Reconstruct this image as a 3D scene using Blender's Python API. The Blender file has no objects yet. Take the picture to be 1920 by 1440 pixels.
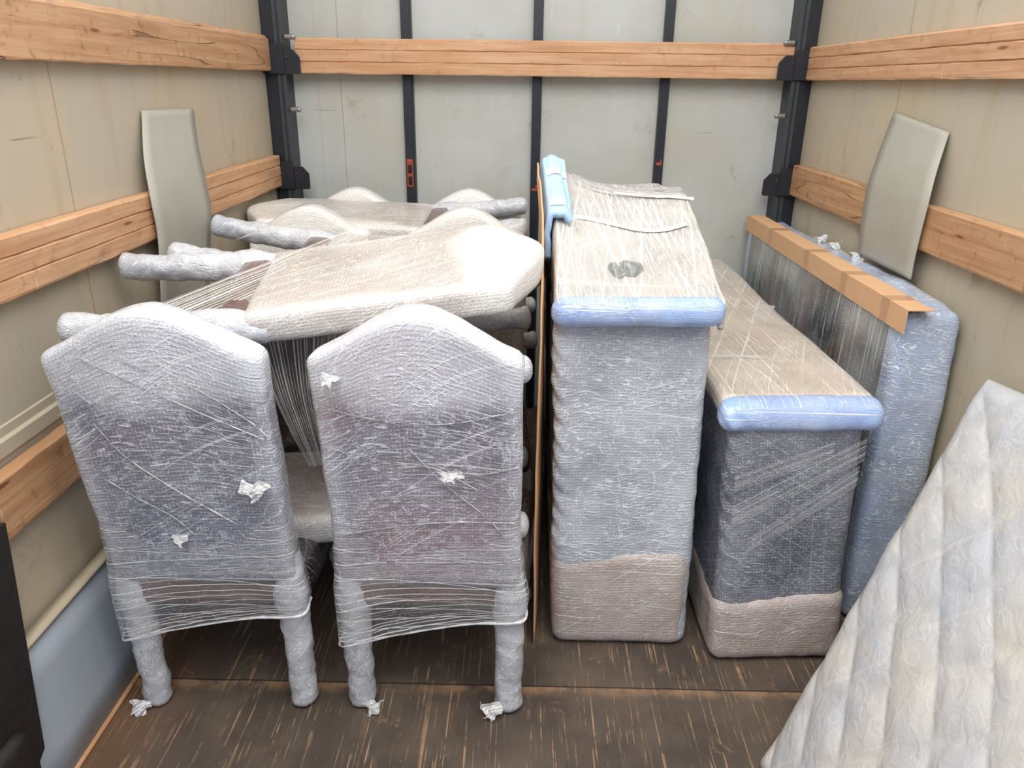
import bpy, bmesh, math, random
from mathutils import Vector, Matrix, noise
PI = math.pi
random.seed(7)
C = bpy.context.scene.collection
scn = bpy.context.scene

# ------------------------------------------------------------------ camera
cd = bpy.data.cameras.new('camera'); cam = bpy.data.objects.new('camera', cd); C.objects.link(cam)
_r = Vector((0.99976, 0.0158, 0.0118))
cd.sensor_width = 36; cd.lens = 1430 / 1920 * 36
cd.clip_start = .02
dv = Vector((25 / 1430., -565 / 1430., 1.0)).normalized()      # world +Y seen in camera axes (right, down, forward)
hx = Vector((1, .013, 0))
nn = dv.cross(hx).normalized()
if nn.y < 0: nn = -nn
xx = nn.cross(dv)
if xx.x < 0: xx = -xx
# rows xx, dv, -nn map camera axes to world axes
right = Vector((xx.x, dv.x, -nn.x)); down = Vector((xx.y, dv.y, -nn.y)); fwd = Vector((xx.z, dv.z, -nn.z))
m = Matrix((right, -down, -fwd)).transposed().to_4x4()
m.translation = (0, 0, 1.65)
cam.matrix_world = m
scn.camera = cam

# ------------------------------------------------------------------ light and exposure
scn.view_settings.view_transform = 'Standard'; scn.view_settings.look = 'None'
scn.view_settings.gamma = 1; scn.view_settings.use_curve_mapping = False
scn.view_settings.exposure = -0.06
w = bpy.data.worlds.new('overcast_sky'); scn.world = w; w.use_nodes = True
nt = w.node_tree; nt.nodes.clear()
wo = nt.nodes.new('ShaderNodeOutputWorld'); bg = nt.nodes.new('ShaderNodeBackground')
tc = nt.nodes.new('ShaderNodeTexCoord'); sx = nt.nodes.new('ShaderNodeSeparateXYZ'); rp = nt.nodes.new('ShaderNodeValToRGB')
nt.links.new(tc.outputs['Generated'], sx.inputs[0]); nt.links.new(sx.outputs['Z'], rp.inputs[0])
e = rp.color_ramp.elements
e[0].position = 0.0; e[0].color = (.20, .19, .18, 1)
e[1].position = 1.0; e[1].color = (1.0, .93, .83, 1)
x = e.new(.04); x.color = (.46, .56, .76, 1)
x = e.new(.42); x.color = (.72, .86, 1.12, 1)
x = e.new(.75); x.color = (1.0, .95, .88, 1)
nt.links.new(rp.outputs[0], bg.inputs[0]); bg.inputs[1].default_value = 1.35
nt.links.new(bg.outputs[0], wo.inputs[0])
ld = bpy.data.lights.new('roof_daylight', 'AREA'); ld.shape = 'RECTANGLE'; ld.size = 2.3; ld.size_y = 2.2
ld.energy = 95; ld.color = (1, .965, .91)
lo = bpy.data.objects.new('roof_daylight', ld); C.objects.link(lo); lo.location = (.05, .7, 3.4)
lo.rotation_euler = (math.radians(32), 0, 0)

# ------------------------------------------------------------------ object helpers
def tag(o, label=None, cat=None, group=None, kind=None):
    if label: o['label'] = label
    if cat: o['category'] = cat
    if group: o['group'] = group
    if kind: o['kind'] = kind
    return o
def empty(name, loc=(0, 0, 0)):
    o = bpy.data.objects.new(name, None); C.objects.link(o); o.location = loc; o.empty_display_size = .1
    return o
def mkobj(name, me, mats, parent=None):
    for mm in (mats if isinstance(mats, (list, tuple)) else [mats]): me.materials.append(mm)
    o = bpy.data.objects.new(name, me); C.objects.link(o)
    if parent: o.parent = parent
    return o
def copy_tree(o, parent=None):
    c = o.copy(); C.objects.link(c)
    if parent: c.parent = parent
    for ch in list(o.children): copy_tree(ch, c)
    return c

def nz(p, s, seed=0.0):
    return noise.noise(Vector((p[0] * s + seed, p[1] * s - seed * 1.7, p[2] * s + seed * .6)))

def gbox(name, lo, hi, step, r, mats, parent=None, fn=None, amp=(0, 0), ns=(5, 24), matf=None, seed=0.0, smooth=True, amp_fn=None):
    """a closed rounded box built as a fine grid: rounded, crumpled by noise, then reshaped by fn; UVs in metres"""
    lo = Vector(lo); hi = Vector(hi); d = hi - lo
    if not isinstance(step, (tuple, list)): step = (step,) * 3
    n = [max(1, int(round(d[i] / step[i]))) for i in range(3)]
    vs = {}; P = []; U = []
    def V(i, j, k):
        key = (i, j, k)
        if key not in vs:
            p = Vector((lo.x + d.x * i / n[0], lo.y + d.y * j / n[1], lo.z + d.z * k / n[2]))
            U.append(p.copy())
            q = p.copy(); nrm = Vector((0, 0, 0))
            if r > 0:
                c = Vector([min(max(p[a], lo[a] + min(r, d[a] / 2)), hi[a] - min(r, d[a] / 2)) for a in range(3)])
                v = p - c
                if v.length > 1e-9: nrm = v.normalized(); q = c + nrm * min(r, max(abs(t) for t in v) if r < 1e-3 else r)
            else:
                nrm = Vector([(-1 if (i, j, k)[a] == 0 else 1 if (i, j, k)[a] == n[a] else 0) for a in range(3)])
            if amp[0] or amp[1]:
                f = amp_fn(q) if amp_fn else 1
                q = q + nrm * f * (amp[0] * nz(q, ns[0], seed) + amp[1] * nz(q, ns[1], seed + 5))
            if fn: q = fn(q)
            vs[key] = len(P); P.append(q)
        return vs[key]
    F = []; S = []
    for a in range(3):
        b, c = (a + 1) % 3, (a + 2) % 3
        for side in (0, n[a]):
            for i in range(n[b]):
                for j in range(n[c]):
                    def K(ii, jj):
                        t = [0, 0, 0]; t[a] = side; t[b] = ii; t[c] = jj; return V(*t)
                    q = [K(i, j), K(i + 1, j), K(i + 1, j + 1), K(i, j + 1)]
                    if side == 0: q.reverse()
                    F.append(q); S.append((a, side > 0))
    me = bpy.data.meshes.new(name); me.from_pydata(P, [], F)
    uv = me.uv_layers.new(name='UVMap').data
    for fi, pl in enumerate(me.polygons):
        a = S[fi][0]
        ua, va = {0: (1, 2), 1: (0, 2), 2: (1, 0)}[a]
        for li in pl.loop_indices:
            q = U[me.loops[li].vertex_index]; uv[li].uv = (q[ua], q[va])
        pl.use_smooth = smooth
        if matf: pl.material_index = matf(a, S[fi][1], sum((U[v] for v in pl.vertices), Vector()) / 4)
    return mkobj(name, me, mats, parent)

def spline(pts, n):
    """Catmull-Rom through (x,y,z,r) points"""
    P = [Vector(p) for p in pts]; P = [P[0] * 2 - P[1]] + P + [P[-1] * 2 - P[-2]]
    out = []
    for i in range(1, len(P) - 2):
        for k in range(n):
            t = k / n; a, b, c, d = P[i - 1:i + 3]
            out.append(.5 * ((2 * b) + (c - a) * t + (2 * a - 5 * b + 4 * c - d) * t * t + (3 * b - a - 3 * c + d) * t ** 3))
    out.append(P[-2]); return out

def tube(name, pts, mats, parent=None, seg=14, sub=6, amp=0.0, ns=30, seed=0.0, cap=True, flat=1.0):
    pts = spline([tuple(p) for p in pts], sub)
    if cap:                                                          # rounded ends
        def capend(p, q):
            r = p[3]; d = (Vector(p[:3]) - Vector(q[:3])).normalized(); o = []
            for a in (75, 50, 25):
                c = Vector(p[:3]) + d * r * .6 * math.sin(math.radians(a))
                o.append(Vector((c.x, c.y, c.z, r * math.cos(math.radians(a)))))
            return o
        pts = capend(pts[0], pts[1]) + pts + capend(pts[-1], pts[-2])[::-1]
    V = []; F = []; L = []; acc = 0
    up = Vector((0, 0, 1))
    t0 = (Vector(pts[-1][:3]) - Vector(pts[0][:3])).normalized()
    if abs(t0.z) > .8: up = Vector((0, 1, 0))
    for i, p in enumerate(pts):
        c = Vector(p[:3]); a = Vector(pts[max(i - 1, 0)][:3]); b = Vector(pts[min(i + 1, len(pts) - 1)][:3])
        t = (b - a).normalized(); s = t.cross(up).normalized(); u2 = s.cross(t)
        acc += (c - Vector(pts[max(i - 1, 0)][:3])).length; L.append(acc)
        for k in range(seg):
            an = 2 * PI * k / seg; dr = s * math.cos(an) + u2 * math.sin(an) * flat
            q = c + dr * p[3]
            if amp: q += dr * amp * (nz(q, ns, seed) + .6 * nz(q, ns * 2.3, seed + 3))
            V.append(q)
    m_ = len(pts)
    for i in range(m_ - 1):
        for k in range(seg):
            F.append((i * seg + k, i * seg + (k + 1) % seg, (i + 1) * seg + (k + 1) % seg, (i + 1) * seg + k))
    F.append(tuple(range(seg))[::-1]); F.append(tuple((m_ - 1) * seg + k for k in range(seg)))
    me = bpy.data.meshes.new(name); me.from_pydata(V, [], F)
    uv = me.uv_layers.new(name='UVMap').data
    for pl in me.polygons:
        pl.use_smooth = True
        ks = [me.loops[l].vertex_index % seg for l in pl.loop_indices]; wrap = 0 in ks and (seg - 1) in ks
        for li in pl.loop_indices:
            v = me.loops[li].vertex_index; k = v % seg
            if wrap and k == 0: k = seg
            uv[li].uv = (L[v // seg], k / seg * .25)
    return mkobj(name, me, mats, parent)

def sheet(name, rows, mats, parent=None, nu=24, nv=24, amp=0.0, ns=10, seed=0.0, uvs=(1, 1), thick=0.0, fn=None):
    """a curved sheet through a grid of control points rows[v][u] (bilinear patches smoothed); u runs along the strands"""
    R = [[Vector(p) for p in r] for r in rows]
    def ev(line, t):
        n = len(line) - 1
        if n == 1: return line[0].lerp(line[1], t)
        L_ = [line[0] * 2 - line[1]] + line + [line[-1] * 2 - line[-2]]
        f = min(t * n, n - 1e-6); i = int(f); t = f - i; a, b, c, d = L_[i:i + 4]
        return .5 * ((2 * b) + (c - a) * t + (2 * a - 5 * b + 4 * c - d) * t * t + (3 * b - a - 3 * c + d) * t ** 3)
    V = []; UVs = []
    for j in range(nv + 1):
        for i in range(nu + 1):
            u, v = i / nu, j / nv
            p = ev([ev(r, u) for r in R], v)
            if fn: p = fn(p, u, v)
            V.append(p); UVs.append((u * uvs[0], v * uvs[1]))
    F = [(j * (nu + 1) + i, j * (nu + 1) + i + 1, (j + 1) * (nu + 1) + i + 1, (j + 1) * (nu + 1) + i) for j in range(nv) for i in range(nu)]
    me = bpy.data.meshes.new(name); me.from_pydata(V, [], F)
    if amp:
        ns_ = [Vector(v.normal) for v in me.vertices]
        for v, nr in zip(me.vertices, ns_): v.co = v.co + nr * amp * (nz(v.co, ns, seed) + .5 * nz(v.co, ns * 2.5, seed))
    uv = me.uv_layers.new(name='UVMap').data
    for pl in me.polygons:
        pl.use_smooth = True
        for li in pl.loop_indices: uv[li].uv = UVs[me.loops[li].vertex_index]
    o = mkobj(name, me, mats, parent)
    if thick:
        md = o.modifiers.new('thickness', 'SOLIDIFY'); md.thickness = thick; md.offset = 0
    return o

def extrude(name, prof, x0, x1, mats, parent=None, nx=60, M=None, amp=0.0, uvs=1.0, seed=0.0):
    """closed profile (y,z) run along x; M places it"""
    V = []; F = []; n = len(prof); per = [0]
    for i in range(n): a = Vector(prof[i]); b = Vector(prof[(i + 1) % n]); per.append(per[-1] + (b - a).length)
    for i in range(nx + 1):
        xq = x0 + (x1 - x0) * i / nx
        for k, (y, z) in enumerate(prof):
            q = Vector((xq, y, z))
            if amp: q += Vector((0, amp * nz((xq, k * .37, 0), 14, seed), amp * nz((xq, k * .9, 3), 14, seed)))
            V.append(q)
    for i in range(nx):
        for k in range(n):
            F.append((i * n + k, i * n + (k + 1) % n, (i + 1) * n + (k + 1) % n, (i + 1) * n + k))
    F.append(tuple(range(n))[::-1]); F.append(tuple(nx * n + k for k in range(n)))
    me = bpy.data.meshes.new(name); me.from_pydata([M @ v for v in V] if M else V, [], F)
    uv = me.uv_layers.new(name='UVMap').data
    for pl in me.polygons:
        lis = list(pl.loop_indices); ks = [me.loops[l].vertex_index % n for l in lis]
        cap = len(lis) > 4 or n == 4 and len(set(ks)) == 4
        wrap = (not cap) and 0 in ks and (n - 1) in ks
        for li in lis:
            v = me.loops[li].vertex_index; k = v % n
            if cap: uv[li].uv = (prof[k][0], prof[k][1])
            else: uv[li].uv = ((x0 + (x1 - x0) * (v // n) / nx) * uvs, per[n] if (wrap and k == 0) else per[k])
    bm = bmesh.new(); bm.from_mesh(me); bmesh.ops.recalc_face_normals(bm, faces=bm.faces); bm.to_mesh(me); bm.free()
    return mkobj(name, me, mats, parent)

def plate(name, outline, t, mats, parent=None, M=None, bev=.0015):
    """flat plate: outline in (a,b), thickness t along the third axis; M places it"""
    n = len(outline)
    V = [Vector((a, b, 0)) for a, b in outline] + [Vector((a, b, t)) for a, b in outline]
    F = [tuple(range(n))[::-1], tuple(range(n, 2 * n))] + [(k, (k + 1) % n, n + (k + 1) % n, n + k) for k in range(n)]
    me = bpy.data.meshes.new(name); me.from_pydata(V, [], F)
    uv = me.uv_layers.new(name='UVMap').data
    for pl in me.polygons:
        for li in pl.loop_indices: c = me.vertices[me.loops[li].vertex_index].co; uv[li].uv = (c.x + c.z, c.y)
    if M: me.transform(M)
    bm = bmesh.new(); bm.from_mesh(me); bmesh.ops.recalc_face_normals(bm, faces=bm.faces); bm.to_mesh(me); bm.free()
    o = mkobj(name, me, mats, parent)
    if bev: b = o.modifiers.new('edge', 'BEVEL'); b.width = bev; b.segments = 2
    return o

# ------------------------------------------------------------------ material helpers
class G:
    def __init__(s, name):
        s.m = bpy.data.materials.new(name); s.m.use_nodes = True; s.t = s.m.node_tree; s.t.nodes.clear()
        s.out = s.t.nodes.new('ShaderNodeOutputMaterial'); s.tc = s.t.nodes.new('ShaderNodeTexCoord')
    def n(s, t, **k):
        x = s.t.nodes.new(t)
        for a, b in k.items(): setattr(x, a, b)
        return x
    def put(s, sock, v):
        if hasattr(v, 'is_output') or isinstance(v, bpy.types.NodeSocket): s.t.links.new(v, sock)
        else:
            if isinstance(v, (tuple, list)) and len(v) == 3 and sock.type == 'RGBA': v = (*v, 1)
            sock.default_value = v
    def math(s, op, a, b=0.0, c=0.0, clamp=False):
        x = s.n('ShaderNodeMath', operation=op, use_clamp=clamp); s.put(x.inputs[0], a); s.put(x.inputs[1], b)
        if op in ('MULTIPLY_ADD', 'SMOOTH_MAX', 'SMOOTH_MIN'): s.put(x.inputs[2], c)
        return x.outputs[0]
    def add(s, *a):
        r = a[0]
        for b in a[1:]: r = s.math('ADD', r, b)
        return r
    def mul(s, a, b): return s.math('MULTIPLY', a, b)
    def clamp(s, a): return s.math('ADD', a, 0.0, clamp=True)
    def smooth(s, v, lo, hi, a=0.0, b=1.0):
        x = s.n('ShaderNodeMapRange', interpolation_type='SMOOTHSTEP'); s.put(x.inputs[0], v)
        for i, q in enumerate((lo, hi, a, b)): s.put(x.inputs[1 + i], q)
        return x.outputs[0]
    def mapv(s, v, scale=(1, 1, 1), rot=0.0, loc=(0, 0, 0)):
        x = s.n('ShaderNodeMapping'); s.put(x.inputs[0], v); x.inputs['Scale'].default_value = scale
        x.inputs['Rotation'].default_value = (0, 0, rot); x.inputs['Location'].default_value = loc
        return x.outputs[0]
    def vadd(s, a, b):
        x = s.n('ShaderNodeVectorMath', operation='ADD'); s.put(x.inputs[0], a); s.put(x.inputs[1], b); return x.outputs[0]
    def vscale(s, a, f):
        x = s.n('ShaderNodeVectorMath', operation='SCALE'); s.put(x.inputs[0], a); x.inputs['Scale'].default_value = f; return x.outputs[0]
    def noise(s, v, scale, detail=3, rough=.5, dist=0.0, typ='FBM', color=False):
        x = s.n('ShaderNodeTexNoise'); x.noise_type = typ; s.put(x.inputs['Vector'], v)
        x.inputs['Scale'].default_value = scale; x.inputs['Detail'].default_value = detail
        x.inputs['Roughness'].default_value = rough; x.inputs['Distortion'].default_value = dist
        return x.outputs['Color' if color else 0]
    def vor(s, v, scale, feature='F1', rand=1.0, out='Distance'):
        x = s.n('ShaderNodeTexVoronoi', feature=feature); s.put(x.inputs['Vector'], v); x.inputs['Scale'].default_value = scale
        x.inputs['Randomness'].default_value = rand; return x.outputs[out]
    def mix(s, f, a, b):
        x = s.n('ShaderNodeMix', data_type='RGBA'); s.put(x.inputs[0], f); s.put(x.inputs[6], a); s.put(x.inputs[7], b); return x.outputs[2]
    def bump(s, h, dist, prev=None, strength=1.0):
        x = s.n('ShaderNodeBump'); x.inputs['Strength'].default_value = strength; x.inputs['Distance'].default_value = dist
        s.put(x.inputs['Height'], h)
        if prev is not None: s.put(x.inputs['Normal'], prev)
        return x.outputs[0]
    def bsdf(s, col, rough=.5, normal=None, **k):
        x = s.n('ShaderNodeBsdfPrincipled'); s.put(x.inputs['Base Color'], col); s.put(x.inputs['Roughness'], rough)
        if normal is not None: s.put(x.inputs['Normal'], normal)
        for a, b in k.items(): s.put(x.inputs[a.replace('_', ' ')], b)
        return x.outputs[0]
    def done(s, sh): s.put(s.out.inputs[0], sh); return s.m
    @property
    def uv(s): return s.tc.outputs['UV']
    @property
    def ob(s): return s.tc.outputs['Object']

def rgb(r, g, b):
    f = lambda c: (c / 255 / 12.92) if c / 255 <= .04045 else ((c / 255 + .055) / 1.055) ** 2.4
    return (f(r), f(g), f(b))

def streaks(g, ang, sv, su=1.6, warp=.012, lo=.5, hi=.68, detail=2):
    """thin stretched-film strands running along u turned by ang"""
    wv = g.vscale(g.noise(g.uv, 3.0, 2, color=True), warp)
    v = g.mapv(g.vadd(g.uv, wv), (1, 1, 1), ang)
    v = g.mapv(v, (su, sv, 1))
    return g.smooth(g.noise(v, 1.0, detail, .6), lo, hi)

def wrap_mat(name, core, core2, white, bias=.2, st=((0.0, 90, .35),), crk=.25, bub=.25, cap=False, rough=.22, blot=.35, bubs=112, bumpk=1.0, su=1.6):
    g = G(name)
    base = g.mix(g.smooth(g.noise(g.ob, 2.6, 2), .38, .62), core, core2)
    big = g.math('SUBTRACT', g.noise(g.ob, 4.5, 3, .55), .5)
    rid = g.noise(g.ob, 15.0, 4, .55, 1.4)
    rid = g.math('ABSOLUTE', g.math('SUBTRACT', rid, .5)); rid = g.smooth(rid, .022, 0.0)      # thin creases
    fl = g.mapv(g.vadd(g.uv, g.vscale(g.noise(g.uv, 2.4, 1, color=True), .2)), (20, 210, 1), .7)      # short wandering strokes of crumpled film
    rid2 = g.smooth(g.noise(fl, 1.0, 2, .5), .55, .68)
    fl2 = g.mapv(g.vadd(g.uv, g.vscale(g.noise(g.uv, 3.1, 1, color=True), .16)), (24, 230, 1), -.9)
    rid2 = g.math('MAXIMUM', rid2, g.smooth(g.noise(fl2, 1.0, 2, .5), .58, .70))
    gate = g.smooth(g.noise(g.ob, 6.5, 2), .36, .62, .15, 1.0)
    rid2 = g.mul(rid2, gate)
    fac = g.add(bias, g.mul(big, g.mul(blot, 1.6) if False else blot * 1.7))  # blot: broad sheen of the film painted as whiter patches
    fac = g.add(fac, g.mul(rid, crk * .8), g.mul(rid2, crk))
    hs = None
    for ang, sv, k in st:
        s_ = streaks(g, ang, sv * 2.3, su * .5, lo=.56, hi=.66); s_ = g.mul(s_, g.smooth(g.noise(g.uv, 3.3, 2), .38, .60, .2, 1.5)); fac = g.add(fac, g.mul(s_, k)); hs = s_ if hs is None else g.add(hs, s_)
    bd = g.vor(g.uv, bubs, rand=.25)
    bh = g.smooth(bd, .62, .1)
    if bub:
        r_ = g.vor(g.uv, bubs, rand=.25, out='Color'); sp = g.n('ShaderNodeSeparateColor'); g.put(sp.inputs[0], r_)
        spk = g.mul(g.smooth(bd, .36, .16), g.smooth(sp.outputs[0], .40, .8)); fac = g.add(fac, g.mul(spk, bub * .75))  # highlights on the bubble tops, painted in as white specks
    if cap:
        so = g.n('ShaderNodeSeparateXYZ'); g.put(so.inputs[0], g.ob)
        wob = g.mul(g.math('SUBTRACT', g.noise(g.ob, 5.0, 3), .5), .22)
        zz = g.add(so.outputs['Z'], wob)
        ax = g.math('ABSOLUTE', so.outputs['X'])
        c1 = g.smooth(zz, .94, 1.03); c2 = g.smooth(g.add(ax, g.mul(wob, .25)), .175, .225)  # whiter crown: extra wrap layers, with light from above put into the colour
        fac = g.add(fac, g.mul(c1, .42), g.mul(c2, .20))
    col = g.mix(g.clamp(fac), base, white)
    n_ = g.bump(bh, (.0007 if bub else .0002) * bumpk, None)
    n_ = g.bump(g.add(g.mul(rid, .25), g.mul(rid2, .7)), .0019 * bumpk, n_)
    if hs is not None: n_ = g.bump(hs, .0006, n_)
    return g.done(g.bsdf(col, rough, n_, Coat_Weight=.35, Coat_Roughness=.12, Specular_IOR_Level=.55))

def film_mat(name, base=.12, gain=.75, ang=0.0, sv=60, su=1.2, lo=.48, hi=.66, crk=.3, col=(.86, .88, .92), warp=.01, second=None):
    g = G(name)
    s1 = streaks(g, ang, sv, su, warp, lo, hi)
    if second: s1 = g.math('MAXIMUM', s1, streaks(g, second[0], second[1], su, warp, lo + .04, hi + .04))
    rid = g.math('ABSOLUTE', g.math('SUBTRACT', g.noise(g.ob, 24.0, 3, .55, 1.2), .5)); rid = g.smooth(rid, .03, 0.0)
    a = g.add(base, g.mul(s1, gain), g.mul(rid, crk), g.mul(g.math('SUBTRACT', g.noise(g.ob, 7, 2), .5), .3))
    n_ = g.bump(g.add(s1, rid), .0015)
    sh = g.bsdf(col, .22, n_, Specular_IOR_Level=.6)
    tr = g.n('ShaderNodeBsdfTransparent'); mx = g.n('ShaderNodeMixShader')
    g.put(mx.inputs[0], g.clamp(a)); g.put(mx.inputs[1], tr.outputs[0]); g.put(mx.inputs[2], sh)
    return g.done(mx.outputs[0])

def plain(name, col, rough=.5, var=.12, scale=20, metallic=0.0, bumpd=.0, spec=.5):
    g = G(name)
    f = g.noise(g.ob, scale, 4, .6)
    c = g.mix(f, tuple(x * (1 - var) for x in col), tuple(min(1, x * (1 + var)) for x in col))
    return g.done(g.bsdf(c, rough, g.bump(f, bumpd) if bumpd else None, Metallic=metallic, Specular_IOR_Level=spec))

def wood_mat(name, c1, c2, crack=0.0, dirt=.25):
    g = G(name)
    v = g.mapv(g.vadd(g.uv, g.vscale(g.noise(g.uv, 2.5, 2, color=True), .02)), (2.2, 46, 1))
    gr = g.noise(v, 1.0, 5, .6, .4)
    col = g.mix(g.smooth(gr, .3, .72), c1, c2)
    lo_ = g.noise(g.mapv(g.uv, (1.4, 9, 1)), 1.0, 3)
    col = g.mix(g.mul(g.smooth(lo_, .45, .75), .45), col, tuple(a * b for a, b in zip(c2, (.78, .68, .6))))
    kd = g.vor(g.mapv(g.uv, (1.3, 7, 1)), 1.0); kn = g.smooth(kd, .055, .03)
    col = g.mix(g.mul(kn, .85), col, rgb(110, 62, 42))
    d = g.noise(g.ob, 22, 5, .65); col = g.mix(g.mul(g.smooth(d, .56, .72), dirt), col, rgb(96, 72, 52))
    d2 = g.noise(g.mapv(g.uv, (5, 60, 1)), 1.0, 4, .7); col = g.mix(g.mul(g.smooth(d2, .66, .74), dirt * 1.6), col, rgb(80, 56, 40))
    sc = g.noise(g.mapv(g.uv, (60, 4, 1), .5), 1.0, 2); col = g.mix(g.mul(g.smooth(sc, .72, .78), .5), col, rgb(240, 205, 170))
    h = gr
    if crack:
        cr = g.noise(g.mapv(g.uv, (.7, 14, 1), 0, (0, .35, 0)), 1.0, 1, .4)
        cr = g.smooth(g.math('ABSOLUTE', g.math('SUBTRACT', cr, .52)), .005, .001)
        gate = g.smooth(g.noise(g.mapv(g.uv, (2, 3, 1), 0, (3, 3, 0)), 1.0, 1), .48, .56); cr = g.mul(cr, gate)
        col = g.mix(g.mul(cr, crack), col, rgb(60, 36, 24)); h = g.math('SUBTRACT', gr, g.mul(cr, 2.0))
    return g.done(g.bsdf(col, .55, g.bump(h, .0015), Specular_IOR_Level=.35))

def wall_mat(name, base, warm, stain, lines=(), st=.5, dirty=.4):
    g = G(name)
    n1 = g.noise(g.uv, 1.7, 4, .55)
    col = g.mix(g.smooth(n1, .35, .68), base, warm)
    v1 = g.noise(g.mapv(g.uv, (9, .7, 1)), 1.0, 4, .6); col = g.mix(g.mul(g.smooth(v1, .5, .75), st), col, stain)
    v2 = g.noise(g.mapv(g.uv, (60, 1.4, 1)), 1.0, 2, .6); col = g.mix(g.mul(g.smooth(v2, .66, .74), st * .45), col, rgb(150, 120, 85))
    d = g.noise(g.uv, 5.5, 6, .72, .6); col = g.mix(g.mul(g.smooth(d, .58, .74), dirty), col, rgb(140, 128, 108))
    s1 = g.noise(g.mapv(g.uv, (50, 3.5, 1), -.5), 1.0, 2, .5); col = g.mix(g.mul(g.smooth(s1, .72, .77), .5), col, rgb(222, 218, 208))
    s2 = g.noise(g.mapv(g.uv, (3, 45, 1), .25), 1.0, 2, .5); col = g.mix(g.mul(g.smooth(s2, .74, .79), .45), col, rgb(95, 85, 72))
    su_ = g.n('ShaderNodeSeparateXYZ'); g.put(su_.inputs[0], g.uv)
    wb = g.mul(g.math('SUBTRACT', g.noise(g.uv, 4, 2), .5), .012)
    for u0, wd, cc, k in lines:
        dd = g.math('ABSOLUTE', g.math('SUBTRACT', g.add(su_.outputs[0], wb), u0))
        col = g.mix(g.mul(g.smooth(dd, wd, wd * .25), k), col, cc)
    return g.done(g.bsdf(col, .5, g.bump(n1, .004), Specular_IOR_Level=.35))

def floor_mat():
    g = G('phenolic_floor')
    s = g.n('ShaderNodeSeparateXYZ'); g.put(s.inputs[0], g.ob)
    n1 = g.noise(g.ob, 3.2, 5, .6)
    col = g.mix(g.smooth(n1, .35, .7), rgb(74, 66, 61), rgb(100, 88, 78))
    tan = rgb(178, 146, 114)
    fine = g.noise(g.mapv(g.ob, (40, 7, 1)), 1.0, 5, .7); col = g.mix(g.mul(g.smooth(fine, .55, .75), .4), col, rgb(118, 92, 74))
    for ang, su_, sv_, lo_, k, ms in ((.03, 85, 1.3, .70, .75, 1.6), (-.16, 70, 1.0, .70, .75, 1.1), (.22, 75, .9, .72, .75, .9), (-.05, 150, 3.5, .69, .6, 2.2), (1.5, 60, 2.5, .74, .6, 1.2)):
        v = g.noise(g.mapv(g.ob, (su_, sv_, 1), ang, (ang * 30, 0, 0)), 1.0, 3, .62, .15)
        brk = g.smooth(g.noise(g.ob, ms * 9, 3, .6), .38, .56)
        col = g.mix(g.mul(g.mul(g.smooth(v, lo_ - .075, lo_ - .03), k), brk), col, tan)
    b = g.noise(g.ob, 7, 6, .75, .4); col = g.mix(g.mul(g.smooth(b, .60, .68), .55), col, rgb(138, 112, 90))
    b2 = g.noise(g.ob, 26, 4, .7); col = g.mix(g.mul(g.smooth(b2, .66, .72), .6), col, rgb(160, 132, 106))
    # rust-coloured dirt along the left edge
    ex = g.smooth(g.add(s.outputs[0], g.mul(g.math('SUBTRACT', n1, .5), .35)), -.85, -1.1)
    col = g.mix(g.mul(ex, .5), col, rgb(116, 80, 54))
    # seam between two floor sheets, worn bright on the near side
    y = g.add(s.outputs[1], g.mul(g.math('SUBTRACT', g.noise(g.ob, 6, 3), .5), .006))
    dd = g.math('SUBTRACT', 1.757, y)
    worn = g.mul(g.smooth(dd, .05, .0), g.smooth(dd, -.002, .001))
    col = g.mix(g.mul(worn, g.smooth(g.noise(g.ob, 9, 4, .7), .35, .65)), col, rgb(150, 120, 94))
    col = g.mix(g.mul(g.smooth(g.math('ABSOLUTE', g.add(dd, .003)), .004, .001), .8), col, rgb(35, 26, 22))
    return g.done(g.bsdf(col, g.smooth(n1, .3, .7, .5, .7), g.bump(g.add(n1, g.mul(fine, .3)), .003), Specular_IOR_Level=.3))

def quilt_mat():
    g = G('quilted_damask')
    v = g.uv
    # faint scroll pattern woven into the ticking
    wv = g.vadd(v, g.vscale(g.noise(v, 9, 2, color=True), .06))
    sc = g.vor(wv, 15, 'F1'); ring = g.math('ABSOLUTE', g.math('SUBTRACT', sc, .33)); ring = g.smooth(ring, .05, .015)
    sc2 = g.vor(wv, 28, 'F1'); r2 = g.smooth(g.math('ABSOLUTE', g.math('SUBTRACT', sc2, .25)), .06, .02)
    pat = g.math('MAXIMUM', ring, g.mul(r2, .7))
    big = g.noise(v, 3.5, 4, .6)
    col = g.mix(g.smooth(big, .35, .68), rgb(186, 190, 198), rgb(200, 197, 190))
    col = g.mix(g.mul(pat, .16), col, rgb(232, 230, 226))
    y = g.noise(v, 2.2, 5, .7, .5); col = g.mix(g.mul(g.smooth(y, .56, .72), .4), col, rgb(205, 192, 160))
    fs = streaks(g, .9, 34, 1.5, .03, .6, .7); col = g.mix(g.mul(fs, .18), col, rgb(235, 235, 232))
    wr = g.noise(v, 22, 3, .55, .8)
    n_ = g.bump(wr, .004); n_ = g.bump(fs, .001, n_); n_ = g.bump(pat, .00015, n_)
    return g.done(g.bsdf(col, .42, n_, Coat_Weight=.2, Coat_Roughness=.25, Specular_IOR_Level=.4))

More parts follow.
